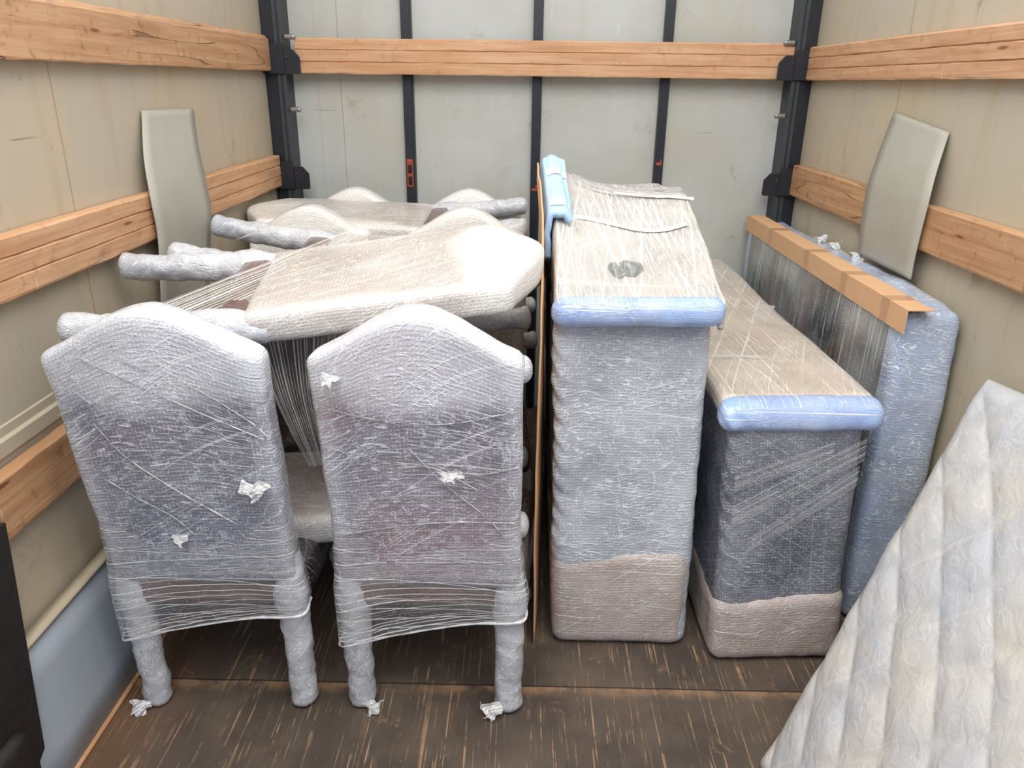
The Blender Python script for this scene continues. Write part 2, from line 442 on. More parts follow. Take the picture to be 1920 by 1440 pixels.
W = rgb(232, 236, 244)
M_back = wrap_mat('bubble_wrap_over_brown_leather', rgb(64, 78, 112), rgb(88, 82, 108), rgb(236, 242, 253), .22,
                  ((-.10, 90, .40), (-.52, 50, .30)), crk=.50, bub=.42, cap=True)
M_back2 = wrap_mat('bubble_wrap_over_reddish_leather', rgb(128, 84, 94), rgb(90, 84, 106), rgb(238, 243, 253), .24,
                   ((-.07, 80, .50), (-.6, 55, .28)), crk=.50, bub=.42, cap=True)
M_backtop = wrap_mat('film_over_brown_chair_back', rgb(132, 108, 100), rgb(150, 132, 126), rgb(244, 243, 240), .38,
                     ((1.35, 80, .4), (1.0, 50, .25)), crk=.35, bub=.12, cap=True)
M_seat = wrap_mat('film_over_dark_leather', rgb(50, 38, 42), rgb(66, 46, 46), rgb(190, 195, 205), .02,
                  ((.9, 70, .4), (.3, 40, .12)), crk=.18, bub=.0, blot=.2)
M_leather = wrap_mat('brown_leather_under_film', rgb(112, 78, 68), rgb(92, 62, 58), rgb(226, 220, 214), .04, ((.1, 60, .12),), crk=.08, bub=.0, blot=.2)
M_leg = wrap_mat('white_foam_wrap', rgb(128, 134, 150), rgb(160, 166, 180), rgb(244, 247, 250), .42,
                 ((.7, 60, .3),), crk=.5, bub=.0, rough=.3, bubs=60, bumpk=1.5)
M_film = film_mat('stretch_film', .11, .9, .10, 170, .45, .53, .63, .16, second=(-.14, 150))
M_fan = film_mat('stretch_film_fan', .14, .95, 0.0, 42, .5, .50, .60, .05, col=(.9, .88, .86), warp=.004)
M_veil = film_mat('sheer_film', .30, .35, .3, 60, 1.0, .5, .7, .15, col=(.92, .92, .92))
M_patch = film_mat('thin_spot_in_film', .38, .4, .5, 60, 20, .45, .6, .3, col=(.20, .24, .25))
M_strands = film_mat('film_strands', .02, .75, 0.0, 42, .4, .50, .62, .0, col=(.92, .93, .95))
M_tuft = film_mat('bunched_film', .45, .6, .6, 120, 8, .45, .6, .5, col=(.92, .94, .97))
M_crease = film_mat('film_crease', .85, .15, 0, 60, crk=.1, col=(.9, .92, .96))
M_tall = wrap_mat('bubble_wrap_on_grey', rgb(82, 92, 114), rgb(116, 124, 142), rgb(242, 246, 253), .42,
                  ((.12, 80, .38), (-.3, 55, .12)), crk=.42, bub=.26)
M_low = wrap_mat('bubble_wrap_on_slate', rgb(64, 68, 86), rgb(82, 84, 102), rgb(228, 233, 242), .17,
                 ((1.5, 60, .12), (.55, 60, .20)), crk=.22, bub=.46)
M_topfilm = wrap_mat('stretch_film_over_foam', rgb(116, 114, 112), rgb(146, 142, 138), rgb(252, 250, 246), .34,
                     ((.06, 30, .75), (.20, 26, .5), (-.12, 28, .5)), crk=.10, bub=.0, blot=.2, su=.6)
M_topbeige = wrap_mat('stretch_film_over_cardboard', rgb(172, 158, 146), rgb(188, 176, 164), rgb(244, 240, 234), .30,
                      ((.03, 34, .45), (-.35, 30, .4), (.2, 30, .3)), crk=.10, bub=.0, blot=.3, su=.9)
M_foam = wrap_mat('blue_foam_under_film', rgb(112, 152, 222), rgb(142, 180, 236), rgb(246, 249, 252), .22,
                  ((.03, 60, .75),), crk=.25, bub=.0, blot=.6)
M_pad = plain('pale_blue_foam', rgb(172, 204, 240), .6, .05, 12, bumpd=.002, spec=.3)
M_sleeve = wrap_mat('cardboard_under_bubble_wrap', rgb(150, 128, 114), rgb(168, 148, 134), rgb(236, 234, 236), .28,
                    ((.1, 70, .4), (-.5, 50, .2)), crk=.30, bub=.34)
M_bluewrap = wrap_mat('blue_bubble_wrap', rgb(84, 112, 158), rgb(128, 160, 208), rgb(232, 240, 250), .40,
                      ((.2, 60, .25),), crk=.6, bub=.0, bumpk=1.4)
M_glass = wrap_mat('film_over_dark_panel', rgb(60, 66, 72), rgb(128, 112, 108), rgb(206, 214, 216), .22,
                   ((1.5, 22, .7), (1.42, 50, .4)), crk=.12, bub=.0, blot=.8, su=2.4)
M_card = plain('cardboard', rgb(212, 172, 134), .75, .05, 14, spec=.2)
M_tape = plain('clear_packing_tape', rgb(192, 152, 116), .3, .04, 20)
M_tapew = wrap_mat('white_packing_tape', rgb(226, 224, 220), rgb(232, 230, 226), rgb(246, 245, 242), .5, ((0, 60, .3),), crk=.1, bub=0)
M_wood = wood_mat('planed_pine', rgb(208, 168, 132), rgb(192, 144, 106), 0, .32)
M_woodold = wood_mat('weathered_pine', rgb(198, 158, 120), rgb(174, 130, 94), .5, .5)
M_black = plain('black_painted_steel', rgb(30, 34, 42), .42, .3, 14, bumpd=.001)
M_post = plain('dark_grey_steel', rgb(56, 62, 66), .45, .25, 10, bumpd=.001)
M_worn = plain('scuffed_black_steel', rgb(34, 30, 30), .6, .7, 30, bumpd=.003)
M_rust = plain('red_primer', rgb(150, 68, 48), .7, .4, 60)
M_zinc = plain('zinc_plated_steel', rgb(150, 150, 146), .35, .1, 40, metallic=.7)
M_alu = plain('brushed_edge_profile', rgb(178, 166, 146), .5, .12, 20)
M_dark = plain('slot_dark', rgb(22, 22, 24), .8)  # near-black colour standing in for the shade inside open slots
M_wallL = wall_mat('left_wall_panel', rgb(184, 175, 158), rgb(190, 176, 152), rgb(172, 152, 120),
                   ((2.035, .005, rgb(170, 130, 80), .7), (3.4, .003, rgb(160, 140, 110), .4)), .6, .7)
M_wallR = wall_mat('right_wall_panel', rgb(188, 180, 162), rgb(194, 181, 156), rgb(178, 158, 124),
                   ((2.86, .012, rgb(180, 140, 90), .5), (1.2, .003, rgb(160, 140, 110), .4)), .65, .6)
M_wallB = wall_mat('back_wall_panel', rgb(188, 192, 189), rgb(180, 180, 170), rgb(178, 172, 154),
                   ((-.87, .003, rgb(150, 130, 100), .7), (-.978, .0015, rgb(120, 120, 118), .4)), .35, .55)
M_board = wall_mat('grey_metal_sheet', rgb(168, 178, 188), rgb(158, 168, 180), rgb(140, 150, 162), (), .4, .2)
M_flap = wall_mat('grey_liner_sheet', rgb(178, 177, 166), rgb(170, 166, 154), rgb(168, 160, 138), (), .3, .35)
M_quilt = quilt_mat()
M_border = plain('lilac_grey_border', rgb(178, 178, 192), .45, .1, 40, bumpd=.004)
M_floor = floor_mat()

# ------------------------------------------------------------------ setting: truck box
def struct(o): o['kind'] = 'structure'; return o
XL, XR, YB = -1.19, 1.30, 3.85
struct(gbox('floor', (XL - .05, -.9, -.03), (XR + .05, YB + .05, 0), (.6, .6, .1), 0, M_floor, smooth=False))
struct(gbox('wall_left', (XL - .03, -.9, 0), (XL, YB + .03, 2.55), (.1, .3, .3), 0, M_wallL, smooth=False))
struct(gbox('wall_right', (XR, -.9, 0), (XR + .03, YB + .03, 2.55), (.1, .3, .3), 0, M_wallR, smooth=False))
struct(gbox('wall_back', (XL, YB, 0), (XR, YB + .03, 2.55), (.3, .1, .3), 0, M_wallB, smooth=False))
# moulding on the left wall above the lowest plank
struct(extrude('trim_1', [(0, .835), (.012, .838), (.012, .872), (.004, .878), (.004, .90), (0, .903)], -.6, 3.7, M_wallL, None, 4,
               Matrix(((0, 1, 0, XL), (1, 0, 0, 0), (0, 0, 1, 0), (0, 0, 0, 1)))))
# corner posts
def post(name, x0, x1, y0, y1, mat_, mirror):
    p = struct(gbox(name, (x0, y0, 0), (x1, y1, 2.55), (.05, .05, 1), .0, M_black, smooth=False))
    s = 1 if not mirror else -1
    xi = x1 if not mirror else x0
    gbox('post_face', (min(xi - s * .038, xi), y0 - .012, 0), (max(xi - s * .038, xi), y0 + .002, 2.55), (.05, .05, 1), 0, M_post, p, smooth=False)
    gbox('post_rib', (min(xi - s * .022, xi - s * .016), y0 - .016, 0), (max(xi - s * .022, xi - s * .016), y0 - .011, 2.55), (.05, .05, 1), 0, M_black, p, smooth=False)
    for z in (1.745, 1.235):
        d = .012
        # socket plate for the slat ends, with clipped corner
        o = [(0, -.052), (.068, -.052), (.074, -.046), (.074, .02), (.046, .052), (0, .052)]
        o = [(a * s, b) for a, b in o]
        xs = xi - s * .002
        M_ = Matrix(((1, 0, 0, xs), (0, 0, -1, y0 - .016), (0, 1, 0, z - .02), (0, 0, 0, 1)))
        b = plate('slat_bracket', o, .006, M_black, p, M_)
        gbox('bracket_bolt', (xs + s * .012 - .005, y0 - .027, z - .005), (xs + s * .012 + .005, y0 - .021, z + .005), .004, .003, M_post, b)
        gbox('slat_socket', (min(x0, xi - s * .09), y0 - .028, z - .07), (xi if s > 0 else x1, y0 - .0165, z + .055), (.05, .05, .05), .0, M_black, p, smooth=False)
    for z in (1.829, 1.521):
        l = gbox('latch', (min(xi, xi + s * .055), y0 - .004, z - .011), (max(xi, xi + s * .055), y0 + .004, z + .011), .004, .008, M_zinc, p)
        gbox('latch_slot', (xi + s * .036 - .010, y0 - .0052, z - .004), (xi + s * .036 + .010, y0 - .0035, z + .004), .004, .003, M_dark, l)
    return p
post('trim_2', XL, -1.092, 3.745, YB, M_black, False)
post('trim_3', 1.205, XR, 3.745, YB, M_black, True)
# studs of the back wall
for i, (xa, xb) in enumerate(((-.572, -.532), (.033, .070), (.628, .666))):
    s = struct(gbox('trim_%d' % (4 + i), (xa, 3.815, 0), (xb, YB, 2.55), (.05, .05, 1), 0, M_black, smooth=False))
    gbox('stud_lip', (xb, 3.835, 0), (xb + .008, YB, 2.55), (.05, .05, 1), 0, M_post, s, smooth=False)
    if i == 0:
        r = gbox('rust_patch', (xa + .004, 3.811, 1.165), (xb - .004, 3.8155, 1.30), (.01, .01, .01), .001, M_rust, s)
        for z in (1.20, 1.255): gbox('slot', (xa + .012, 3.8095, z - .02), (xb - .010, 3.812, z + .02), .005, .004, M_dark, r)
    else:
        z = 1.155 if i == 1 else 1.285
        r = gbox('rust_patch', (xa + .006, 3.811, z), (xb - .002, 3.8155, z + .016), .006, .002, M_rust, s)
        gbox('rust_spot', (xb - .014, 3.811, z + .016), (xb - .004, 3.8155, z + .03), .004, .002, M_rust, r)
# near left gate post
gp = struct(gbox('trim_7', (XL, 1.24, 0), (-1.128, 1.432, .735), (.03, .03, .08), .004, M_worn,
                 fn=lambda p: Vector((p.x, p.y - .08 + .08 * p.z / .7, p.z)), smooth=False))
gbox('post_foot', (XL + .003, 1.10, 0), (-1.105, 1.30, .27), (.03, .03, .03), .006, M_worn, gp, amp=(.004, .002))

# ------------------------------------------------------------------ timber slats
def grooved(h, t, gr=True):
    """slat section: (depth, height); face at depth 0, V grooves at thirds"""
    b = .006
    P = [(t, 0), (b * .3, 0), (0, b)]
    if gr:
        for z in (h / 3, 2 * h / 3): P += [(0, z - .0035), (.005, z), (0, z + .0035)]
    P += [(0, h - b), (b, h), (t, h)]
    return P
def slat(label, side, a0, a1, z0, h, t, gr, mat_, face, group='timber slats along the walls'):
    if side == 'back': M_ = Matrix(((1, 0, 0, 0), (0, 1, 0, face), (0, 0, 1, z0), (0, 0, 0, 1)))
    elif side == 'left': M_ = Matrix(((0, -1, 0, face), (1, 0, 0, 0), (0, 0, 1, z0), (0, 0, 0, 1)))
    else: M_ = Matrix(((0, 1, 0, face), (1, 0, 0, 0), (0, 0, 1, z0), (0, 0, 0, 1)))
    o = extrude('timber_slat', grooved(h, t, gr) if gr != 'thick' else
                [(t, 0), (.002, 0), (0, .004), (0, h - .018), (.012, h - .002), (.016, h), (t, h)], a0, a1, mat_, None, 90, M_, .0022, seed=z0 * 9 + face)
    return tag(o, label, 'slat', group)
slat('upper pine slat spanning the back wall between the two corner posts', 'back', -1.045, 1.205, 1.678, .149, .035, True, M_wood, 3.712 + .04)
slat('thick cracked upper slat along the left wall', 'left', -.8, 3.72, 1.685, .147, .033, 'thick', M_woodold, -1.153)
slat('grooved middle slat on the left wall, crossed by the grey liner sheet', 'left', -.8, 3.72, 1.178, .14, .033, True, M_wood, -1.153)
slat('short worn lowest slat on the left wall behind the left chair', 'left', 1.445, 3.72, .668, .145, .033, False, M_woodold, -1.153)
slat('grooved upper slat along the right wall', 'right', -.8, 3.715, 1.675, .137, .033, True, M_wood, 1.262)
slat('smooth middle slat on the right wall, crossed by the beige liner sheet', 'right', -.8, 3.715, 1.170, .138, .033, False, M_woodold, 1.262)

# ------------------------------------------------------------------ liner sheets pushed behind nothing but hung over the middle slats
o = sheet('liner_sheet', [[(-1.183, 2.48, 1.556), (-1.183, 2.87, 1.55)], [(-1.160, 2.40, 1.42), (-1.158, 2.81, 1.42)],
                          [(-1.139, 2.36, 1.30), (-1.139, 2.79, 1.30)], [(-1.136, 2.36, 1.18), (-1.136, 2.79, 1.18)],
                          [(-1.150, 2.34, .98), (-1.150, 2.74, 1.0)], [(-1.160, 2.34, .88), (-1.160, 2.73, .88)]], M_flap, None, 8, 30, .0012, 3, uvs=(.4, .85), thick=.004)
tag(o, 'thin grey liner sheet bent over the middle slat of the left wall', 'sheet')
o = sheet('liner_sheet', [[(1.291, 2.85, 1.570), (1.291, 2.46, 1.525)], [(1.265, 2.86, 1.42), (1.262, 2.43, 1.41)],
                          [(1.249, 2.86, 1.31), (1.247, 2.41, 1.31)], [(1.246, 2.85, 1.18), (1.246, 2.42, 1.17)],
                          [(1.252, 2.845, 1.075), (1.252, 2.43, 1.075)]], M_flap, None, 8, 30, .0012, 3, seed=4, uvs=(.4, .85), thick=.004)
tag(o, 'thin beige liner sheet bent over the middle slat of the right wall', 'sheet')

# grey board standing on edge along the left wall
bd = empty('metal_board', (-1.13, 1.9, 0))
def bl(p): return p + Vector((-.03 * p.z / .41, 0, 0))
gbox('sheet_face', (-.012, -.56, .012), (.012, 1.6, .400), (.05, .2, .1), .002, M_board, bd, fn=bl)
gbox('top_edge', (-.013, -.561, .401), (.022, 1.601, .412), (.05, .2, .1), .002, M_alu, bd, fn=bl)
gbox('bottom_strip', (-.012, -.56, 0), (.020, 1.6, .011), (.05, .2, .1), .002, M_woodold, bd)
tag(bd, 'low bluish grey metal board standing on edge against the left wall', 'board')

# ------------------------------------------------------------------ wrapped dining chairs
BZ0, BZ1 = .425, 1.085
def crown(x, w_): t = min(1, abs(x) / (w_ / 2)); return .105 * (.5 * math.cos(PI / 2 * t) + .5 * (.5 + .5 * math.cos(PI * t)))
def back_pt(p, w_=.47):
    t = max(0, (p.z - BZ0) / (BZ1 - BZ0))
    x = p.x * (1 + .03 * t)
    z = p.z + crown(p.x, w_) * max(0, t) ** 2.2
    return Vector((x, p.y - .085 * t - .02 * (1 - (p.x / .24) ** 2) * t * (1 if p.y < 0 else .2), z))
def chair_parts(root, mback, seed):
    gbox('backrest', (-.235, -.04, BZ0), (.235, .045, BZ1), (.0125, .014, .0125), .022, mback, root, fn=back_pt, amp=(.006, .0014), ns=(7, 30), seed=seed)
    gbox('back_rail', (-.222, -.03, .355), (.222, .045, .435), (.02, .02, .02), .012, M_leather, root, amp=(.002, .001), seed=seed)
    gbox('seat', (-.26, .055, .315), (.26, .50, .435), .02, .03, M_seat, root, amp=(.006, .003), ns=(6, 26), seed=seed,
         fn=lambda p: Vector((p.x * (.93 + .1 * (p.y / .5)), p.y, p.z + (.012 * (1 - (p.x / .26) ** 2) if p.z > .4 else 0))))
    for s in (-1, 1):
        tube('leg', [(s * .205, .005, .48, .036), (s * .207, .002, .42, .043), (s * .208, .000, .36, .048), (s * .208, .002, .30, .041),
                     (s * .210, .003, .20, .039), (s * .207, .002, .10, .037), (s * .208, .0, .02, .038)], M_leg, root, 26, 10, .005, 26, seed + s)
        tube('leg', [(s * .225, .455, .34, .042), (s * .232, .465, .26, .046), (s * .228, .47, .14, .034), (s * .232, .478, .06, .032), (s * .232, .48, .02, .037)],
             M_leg, root, 20, 8, .005, 26, seed + s * 2)
def make_chair(mback, seed):
    r = empty('dining_chair'); chair_parts(r, mback, seed); return r
GRP = 'wrapped dining chairs'
def place(o, loc, ez, nrm, label):
    """ez: where the chair's up axis points; nrm: where its rear face looks"""
    ez = Vector(ez).normalized(); ey = -Vector(nrm); ey = (ey - ez * ey.dot(ez)).normalized(); ex = ey.cross(ez)
    m_ = Matrix((ex, ey, ez)).transposed().to_4x4(); m_.translation = loc
    o.matrix_world = m_
    return tag(o, label, 'chair', GRP)

def crease(root, pts, r=.0022, seed=0):
    """film fold lying on the rear face: pts (x, z) in chair axes"""
    P = []
    for x_, z_ in pts:
        lo_, hi_ = BZ0, BZ1                                            # invert the crown lift
        zz = z_
        for _ in range(12):
            q = back_pt(Vector((x_, -.04, zz))); zz -= (q.z - z_)
        q = back_pt(Vector((x_, -.042, zz))); P.append((q.x, q.y - .004, q.z, r))
    return tube('film_fold', P, M_crease, root, 6, 10, .0016, 60, seed)

def tuft(root, loc, s, seed, parent_name='film_tail'):
    """crumpled loose end of film"""
    rnd = random.Random(seed); rows = []
    a = rnd.uniform(0, 6.28)
    for j in range(4):
        rows.append([Vector(loc) + Vector(((i - 1.5) * s * .5 * (1 - j * .2) + rnd.uniform(-1, 1) * s * .22, -j * s * .22 + rnd.uniform(-1, 1) * s * .18,
                                            rnd.uniform(-1, 1) * s * .2 + (1.5 - j) * s * .2)) for i in range(4)])
    return sheet('film_tail', rows, M_tuft, root, 26, 26, s * .22, 45, seed, (.1, .1))

# --- left front chair
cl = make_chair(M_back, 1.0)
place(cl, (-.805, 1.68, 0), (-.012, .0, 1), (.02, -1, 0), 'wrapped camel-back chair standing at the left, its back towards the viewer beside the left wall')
# --- right front chair
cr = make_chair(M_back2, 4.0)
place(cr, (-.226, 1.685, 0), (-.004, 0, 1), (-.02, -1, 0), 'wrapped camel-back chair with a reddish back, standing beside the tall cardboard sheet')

# film skirts stretched between the rear legs
def skirt(root, zl, zr, seed):
    f = -.056
    rows = [[(-.236, .01, .62), (-.226, f - .006, .62), (-.1, f - .010, .62), (.1, f - .010, .62), (.226, f - .006, .62), (.236, .01, .62)],
            [(-.240, .01, .51), (-.230, f, .51), (-.1, f + .000, .51), (.1, f + .000, .51), (.231, f, .51), (.242, .01, .51)],
            [(-.250, .01, .40), (-.238, f, .40), (-.1, f + .012, .41), (.1, f + .012, .41), (.246, f, .41), (.257, .01, .41)],
            [(-.250, .01, zl), (-.236, f + .006, zl), (-.1, f + .02, zl + .30 * (zr - zl)), (.1, f + .02, zl + .75 * (zr - zl)), (.240, f + .004, zr), (.254, .01, zr)]]
    sheet('film_skirt', rows, M_film, root, 50, 40, .003, 22, seed, (.52, .36))
    lp = [(-.250, .01, zl, .002), (-.236, f + .006, zl, .0025), (-.1, f + .02, zl + .30 * (zr - zl), .0022), (.1, f + .02, zl + .75 * (zr - zl), .003), (.240, f + .004, zr, .0045), (.254, .012, zr + .01, .004)]
    tube('film_rope', lp, M_crease, root, 6, 8, .0015, 50, seed)
skirt(cl, .255, .335, 2); skirt(cr, .235, .335, 3)
# folds across the backs
crease(cl, [(-.14, 1.09), (-.06, 1.04), (.09, .95), (.22, .875)], .0014, 1)
crease(cl, [(-.05, 1.08), (.08, 1.02), (.19, .93), (.235, .875)], .0009, 2)
crease(cl, [(-.15, .92), (-.10, .83), (-.01, .74), (.06, .68), (.12, .63)], .0014, 3)
crease(cl, [(-.17, .77), (-.10, .71), (-.03, .655), (.01, .60)], .0012, 4)
crease(cl, [(-.225, .94), (-.15, .97), (-.07, 1.0)], .0008, 5)
crease(cl, [(-.225, 1.08), (-.19, 1.03), (-.14, .97)], .0009, 6)
crease(cr, [(-.22, .86), (-.1, .83), (.03, .81), (.13, .75)], .0009, 7)
crease(cr, [(-.02, .86), (.06, .76), (.15, .67), (.20, .60)], .0013, 8)
crease(cr, [(-.2, .60), (-.08, .63), (.06, .65), (.22, .65)], .0013, 9)
crease(cr, [(-.22, .97), (-.1, .94), (.06, .93), (.2, .96)], .0008, 10)
crease(cr, [(.08, .80), (.15, .795), (.23, .815)], .0016, 11)
tuft(cl, (.185, -.10, .745), .045, 5); tuft(cl, (-.03, -.068, .585), .03, 6)
tuft(cr, (.075, -.11, .80), .04, 7); tuft(cr, (-.185, -.135, 1.04), .035, 8)
tuft(cl, (-.235, -.035, .018), .045, 9); tuft(cr, (-.165, -.035, .02), .04, 10); tuft(cr, (.16, -.03, .025), .045, 12)

# --- chair lying back-up on the pile nearest the viewer, head to the right
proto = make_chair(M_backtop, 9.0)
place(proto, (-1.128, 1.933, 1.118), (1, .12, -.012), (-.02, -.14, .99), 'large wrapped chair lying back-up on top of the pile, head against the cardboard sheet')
c2 = copy_tree(proto)
place(c2, (-1.105, 2.53, 1.155), (1, .06, -.17), (0, -.04, 1), 'wrapped chair lying behind the uppermost one, two legs pointing at the left wall')
c3 = copy_tree(proto)
place(c3, (.02, 3.30, 1.122), (-1, 0, -.10), (0, -.06, 1), 'wrapped chair lying between the two rear rows, legs pointing right')
c4 = copy_tree(proto)
place(c4, (.030, 2.075, .482), (-1, 0, 0), (0, 0, -1), 'wrapped chair lying on the front chairs\' seats, its legs ending beside the cardboard sheet')
R1, R2 = 'standing wrapped chair of the front upright row', 'standing wrapped chair against the back wall'
for x_, y_, h_, lab in ((-.845, 2.95, .0, 'left one of the two upright wrapped chairs in the middle of the pile, crown showing'),
                        (-.225, 2.95, .0, 'right one of the two upright wrapped chairs in the middle of the pile, crown showing'),
                        (-.775, 3.50, .02, 'left one of the two upright wrapped chairs nearest the back wall'),
                        (-.25, 3.50, .02, 'right one of the two upright wrapped chairs nearest the back wall')):
    c = copy_tree(proto); place(c, (x_, y_, 0), (0, .0, 1), (0, 1, 0), lab)

# stretch film pulled from the legs over the back of the top chair
fm = sheet('film_fan', [[(-.49, 2.40, 1.235), (-.84, 1.90, 1.145), (-.93, 1.78, 1.12)], [(-.45, 2.22, 1.205), (-.74, 1.80, 1.11), (-.80, 1.73, 1.095)],
                        [(-.42, 2.10, 1.175), (-.62, 1.86, 1.10), (-.68, 1.79, 1.07)]], M_fan, None, 30, 30, .002, 8, 3, (.6, 1.0))
def adopt(o, p):
    bpy.context.view_layer.update(); o.parent = p; o.matrix_parent_inverse = p.matrix_world.inverted(); return o
adopt(fm, proto)
fm = sheet('film_web', [[(-.93, 2.44, 1.165), (-.80, 2.42, 1.20), (-.6, 2.40, 1.215), (-.45, 2.40, 1.22)],
                        [(-.87, 2.62, 1.19), (-.76, 2.60, 1.225), (-.6, 2.58, 1.22), (-.4, 2.56, 1.215)]], M_fan, None, 30, 20, .002, 8, 3, (.6, .8))
adopt(fm, c2)
fm = sheet('film_drape', [[(-.70, 1.86, 1.06), (-.66, 1.88, .85), (-.60, 1.93, .62)], [(-.56, 1.89, 1.06), (-.57, 1.90, .85), (-.56, 1.95, .62)],
                          [(-.44, 1.92, 1.07), (-.50, 1.93, .85), (-.54, 1.97, .62)]], M_fan, None, 30, 24, .006, 12, 3, (.5, 1.0))
adopt(fm, proto)

# ------------------------------------------------------------------ cardboard sheet beside the pile
o = sheet('cardboard_sheet', [[(.058, 1.94, 0), (.075, 2.2, 0), (.09, 2.6, 0), (.088, 3.1, 0)],
                              [(.050, 1.94, .55), (.070, 2.2, .55), (.085, 2.6, .55), (.085, 3.1, .55)],
                              [(.054, 1.96, 1.05), (.064, 2.2, 1.08), (.070, 2.6, 1.1), (.070, 3.1, 1.1)],
                              [(.056, 2.14, 1.26), (.056, 2.32, 1.28), (.052, 2.6, 1.3), (.054, 3.0, 1.28)],
                              [(.050, 2.30, 1.36), (.048, 2.38, 1.38), (.044, 2.55, 1.41), (.048, 2.7, 1.37)]], M_card, None, 30, 40, .0025, 6, 1, (1, 1), .005)
tag(o, 'tall thin cardboard sheet standing between the chairs and the tall wrapped cabinet', 'cardboard')

# ------------------------------------------------------------------ tall wrapped cabinet
def ss(a, b, x_): t = min(1, max(0, (x_ - a) / (b - a))); return t * t * (3 - 2 * t)
tall = empty('wrapped_cabinet', (.32, 1.94, 0))
def corner_ridge(p, x0):
    """film gathered into slanting ridges down the left front edge"""
    k = math.exp(-((p.x - x0 - .012) ** 2 + max(0, p.y - .01) ** 2) / .0022) * ss(.28, .42, p.z)
    f = k * (.011 * abs(math.sin((p.z + 1.1 * (p.x - x0) - .5 * p.y) * 46)) + .004 * nz(p, 30, 3))
    return Vector((p.x - f * .8, p.y - f * .5, p.z))
X0, X1 = -.200, .218                                                   # local
def bodyf(p):
    t = p.z; p = corner_ridge(p, X0)
    return Vector((p.x * (1 + .03 * t) - .022 * t, p.y + .055 * t, p.z))
gbox('body', (X0, .005, .0), (X1, 1.28, 1.06), .0145, .035, M_tall, tall, fn=bodyf, amp=(.008, .003), ns=(5, 28), seed=3,
     )
def htop(x_, y_):
    """top of the load: low lip at the front rising to a hump at the rear left"""
    s = min(1, max(0, (y_ - .03) / .62)); l = 1.110 + (1.420 - 1.110) * s ** .95; r_ = 1.118 + (1.315 - 1.118) * s
    u = min(1, max(0, (x_ + .235) / .43)); k = math.exp(-u * (1.2 + 3.2 * s)) if s > 0 else 1
    k = (k - math.exp(-(1.2 + 3.2 * s))) / (1 - math.exp(-(1.2 + 3.2 * s)))
    return r_ + (l - r_) * k - .012 * math.sin(PI * u) * s
def topf(p):
    t = (p.z - .0) / .10
    h = htop(p.x, p.y); base = 1.05
    if p.y > .66: h -= (p.y - .66) * .06
    return Vector((p.x + .004, p.y + (.012 if p.y < .1 else 0), base + (h - base) * t))
XA, XB = -.235, .218
gbox('top_cover', (XA, .02, 0), (XB, 1.25, .10), (.012, .014, .02), .016, M_topfilm, tall, fn=topf, amp=(.003, .001), ns=(6, 30), seed=8)
# blue foam edge along the front lip
def lipf(p):
    u = (p.x - XA) / (XB - XA)
    return Vector((p.x, p.y + .008 * math.sin(u * PI) * -1, p.z + .008 * u))
gbox('foam_edge', (XA - .004, .0, 1.040), (XB + .006, .075, 1.120), (.012, .01, .008), .036, M_foam, tall, fn=lipf, amp=(.003, .0015), ns=(10, 40), seed=5)
gbox('foam_edge', (XB - .016, .02, 1.0), (XB + .008, .66, 1.078), (.012, .014, .012), .012, M_topfilm, tall,
     fn=lambda p: Vector((p.x, p.y, p.z + htop(XB, p.y) - 1.075)), amp=(.004, .002), seed=6)
# pale blue foam pad folded over the rear left corner
def padpt(u, v):
    y_ = .33 + v * .32; prof = [(-.254, -.09), (-.260, -.03), (-.252, .020), (-.236, .030), (-.212, .026), (-.190, .012)]
    f = u * 5 - 1e-6; i = max(0, int(f)); f -= i; a, b = prof[i], prof[min(5, i + 1)]
    x_ = a[0] + (b[0] - a[0]) * f; dz = a[1] + (b[1] - a[1]) * f
    q = 1 - .25 * (1 - v)
    wav = .0025 * math.sin(u * 17 + v * 3)
    return Vector((x_ * 1.0 + .012 * (1 - v) + wav * .4, y_ + .0 * u, htop(-.215, y_) + dz * (1.1 - .25 * v) + wav))
rows = [[padpt(u / 10, v / 6) for u in range(11)] for v in range(7)]
sheet('foam_pad', rows, M_pad, tall, 40, 40, .003, 16, 2, (.3, .5), .018)
for v0 in (.10, .62):
    sheet('pad_tape', [[padpt(u / 10, v0 + dv_) + Vector((-.006 if u < 4 else 0, 0, .012)) for u in range(1, 11)] for dv_ in (0, .12)], M_tapew, tall, 30, 4, .001, 20, 3, (.3, .05))
def strip(name, pts, wd, mt, parent, off=.004, seed=0):
    """tape lying on the top cover, pts (x,y) local"""
    rows = [[], [], []]
    for i, (x_, y_) in enumerate(pts):
        a = Vector(pts[max(0, i - 1)]); b = Vector(pts[min(len(pts) - 1, i + 1)]); d = (b - a).normalized(); nr = Vector((-d.y, d.x))
        for k, s in enumerate((-.5, 0, .5)):
            q = Vector((x_, y_)) + nr * wd * s; rows[k].append((q.x, q.y, htop(q.x, q.y) + off * .6))
    return sheet(name, rows, mt, parent, 30, 4, .0015, 30, seed, (.5, wd))
strip('packing_tape', [(-.18, .40), (-.08, .42), (.02, .40), (.10, .40), (.185, .44)], .022, M_tapew, tall, .006, 1)
strip('packing_tape', [(-.02, .64), (.08, .63), (.16, .62), (.235, .60)], .022, M_tapew, tall, .010, 2)
pr = []
for j in range(13):
    an = 2 * PI * j / 12; rr = 1 + .25 * math.sin(an * 2 + 1) + .12 * math.sin(an * 5)
    pr.append([(-.03 + .042 * rr * f * math.cos(an), .17 + .05 * rr * f * math.sin(an), htop(-.03 + .042 * rr * f * math.cos(an), .17 + .05 * rr * f * math.sin(an)) + .003) for f in (0.02, .5, 1)])
sheet('bubble_patch', pr, M_patch, tall, 6, 36, 0, 1, 0, (.08, .075))
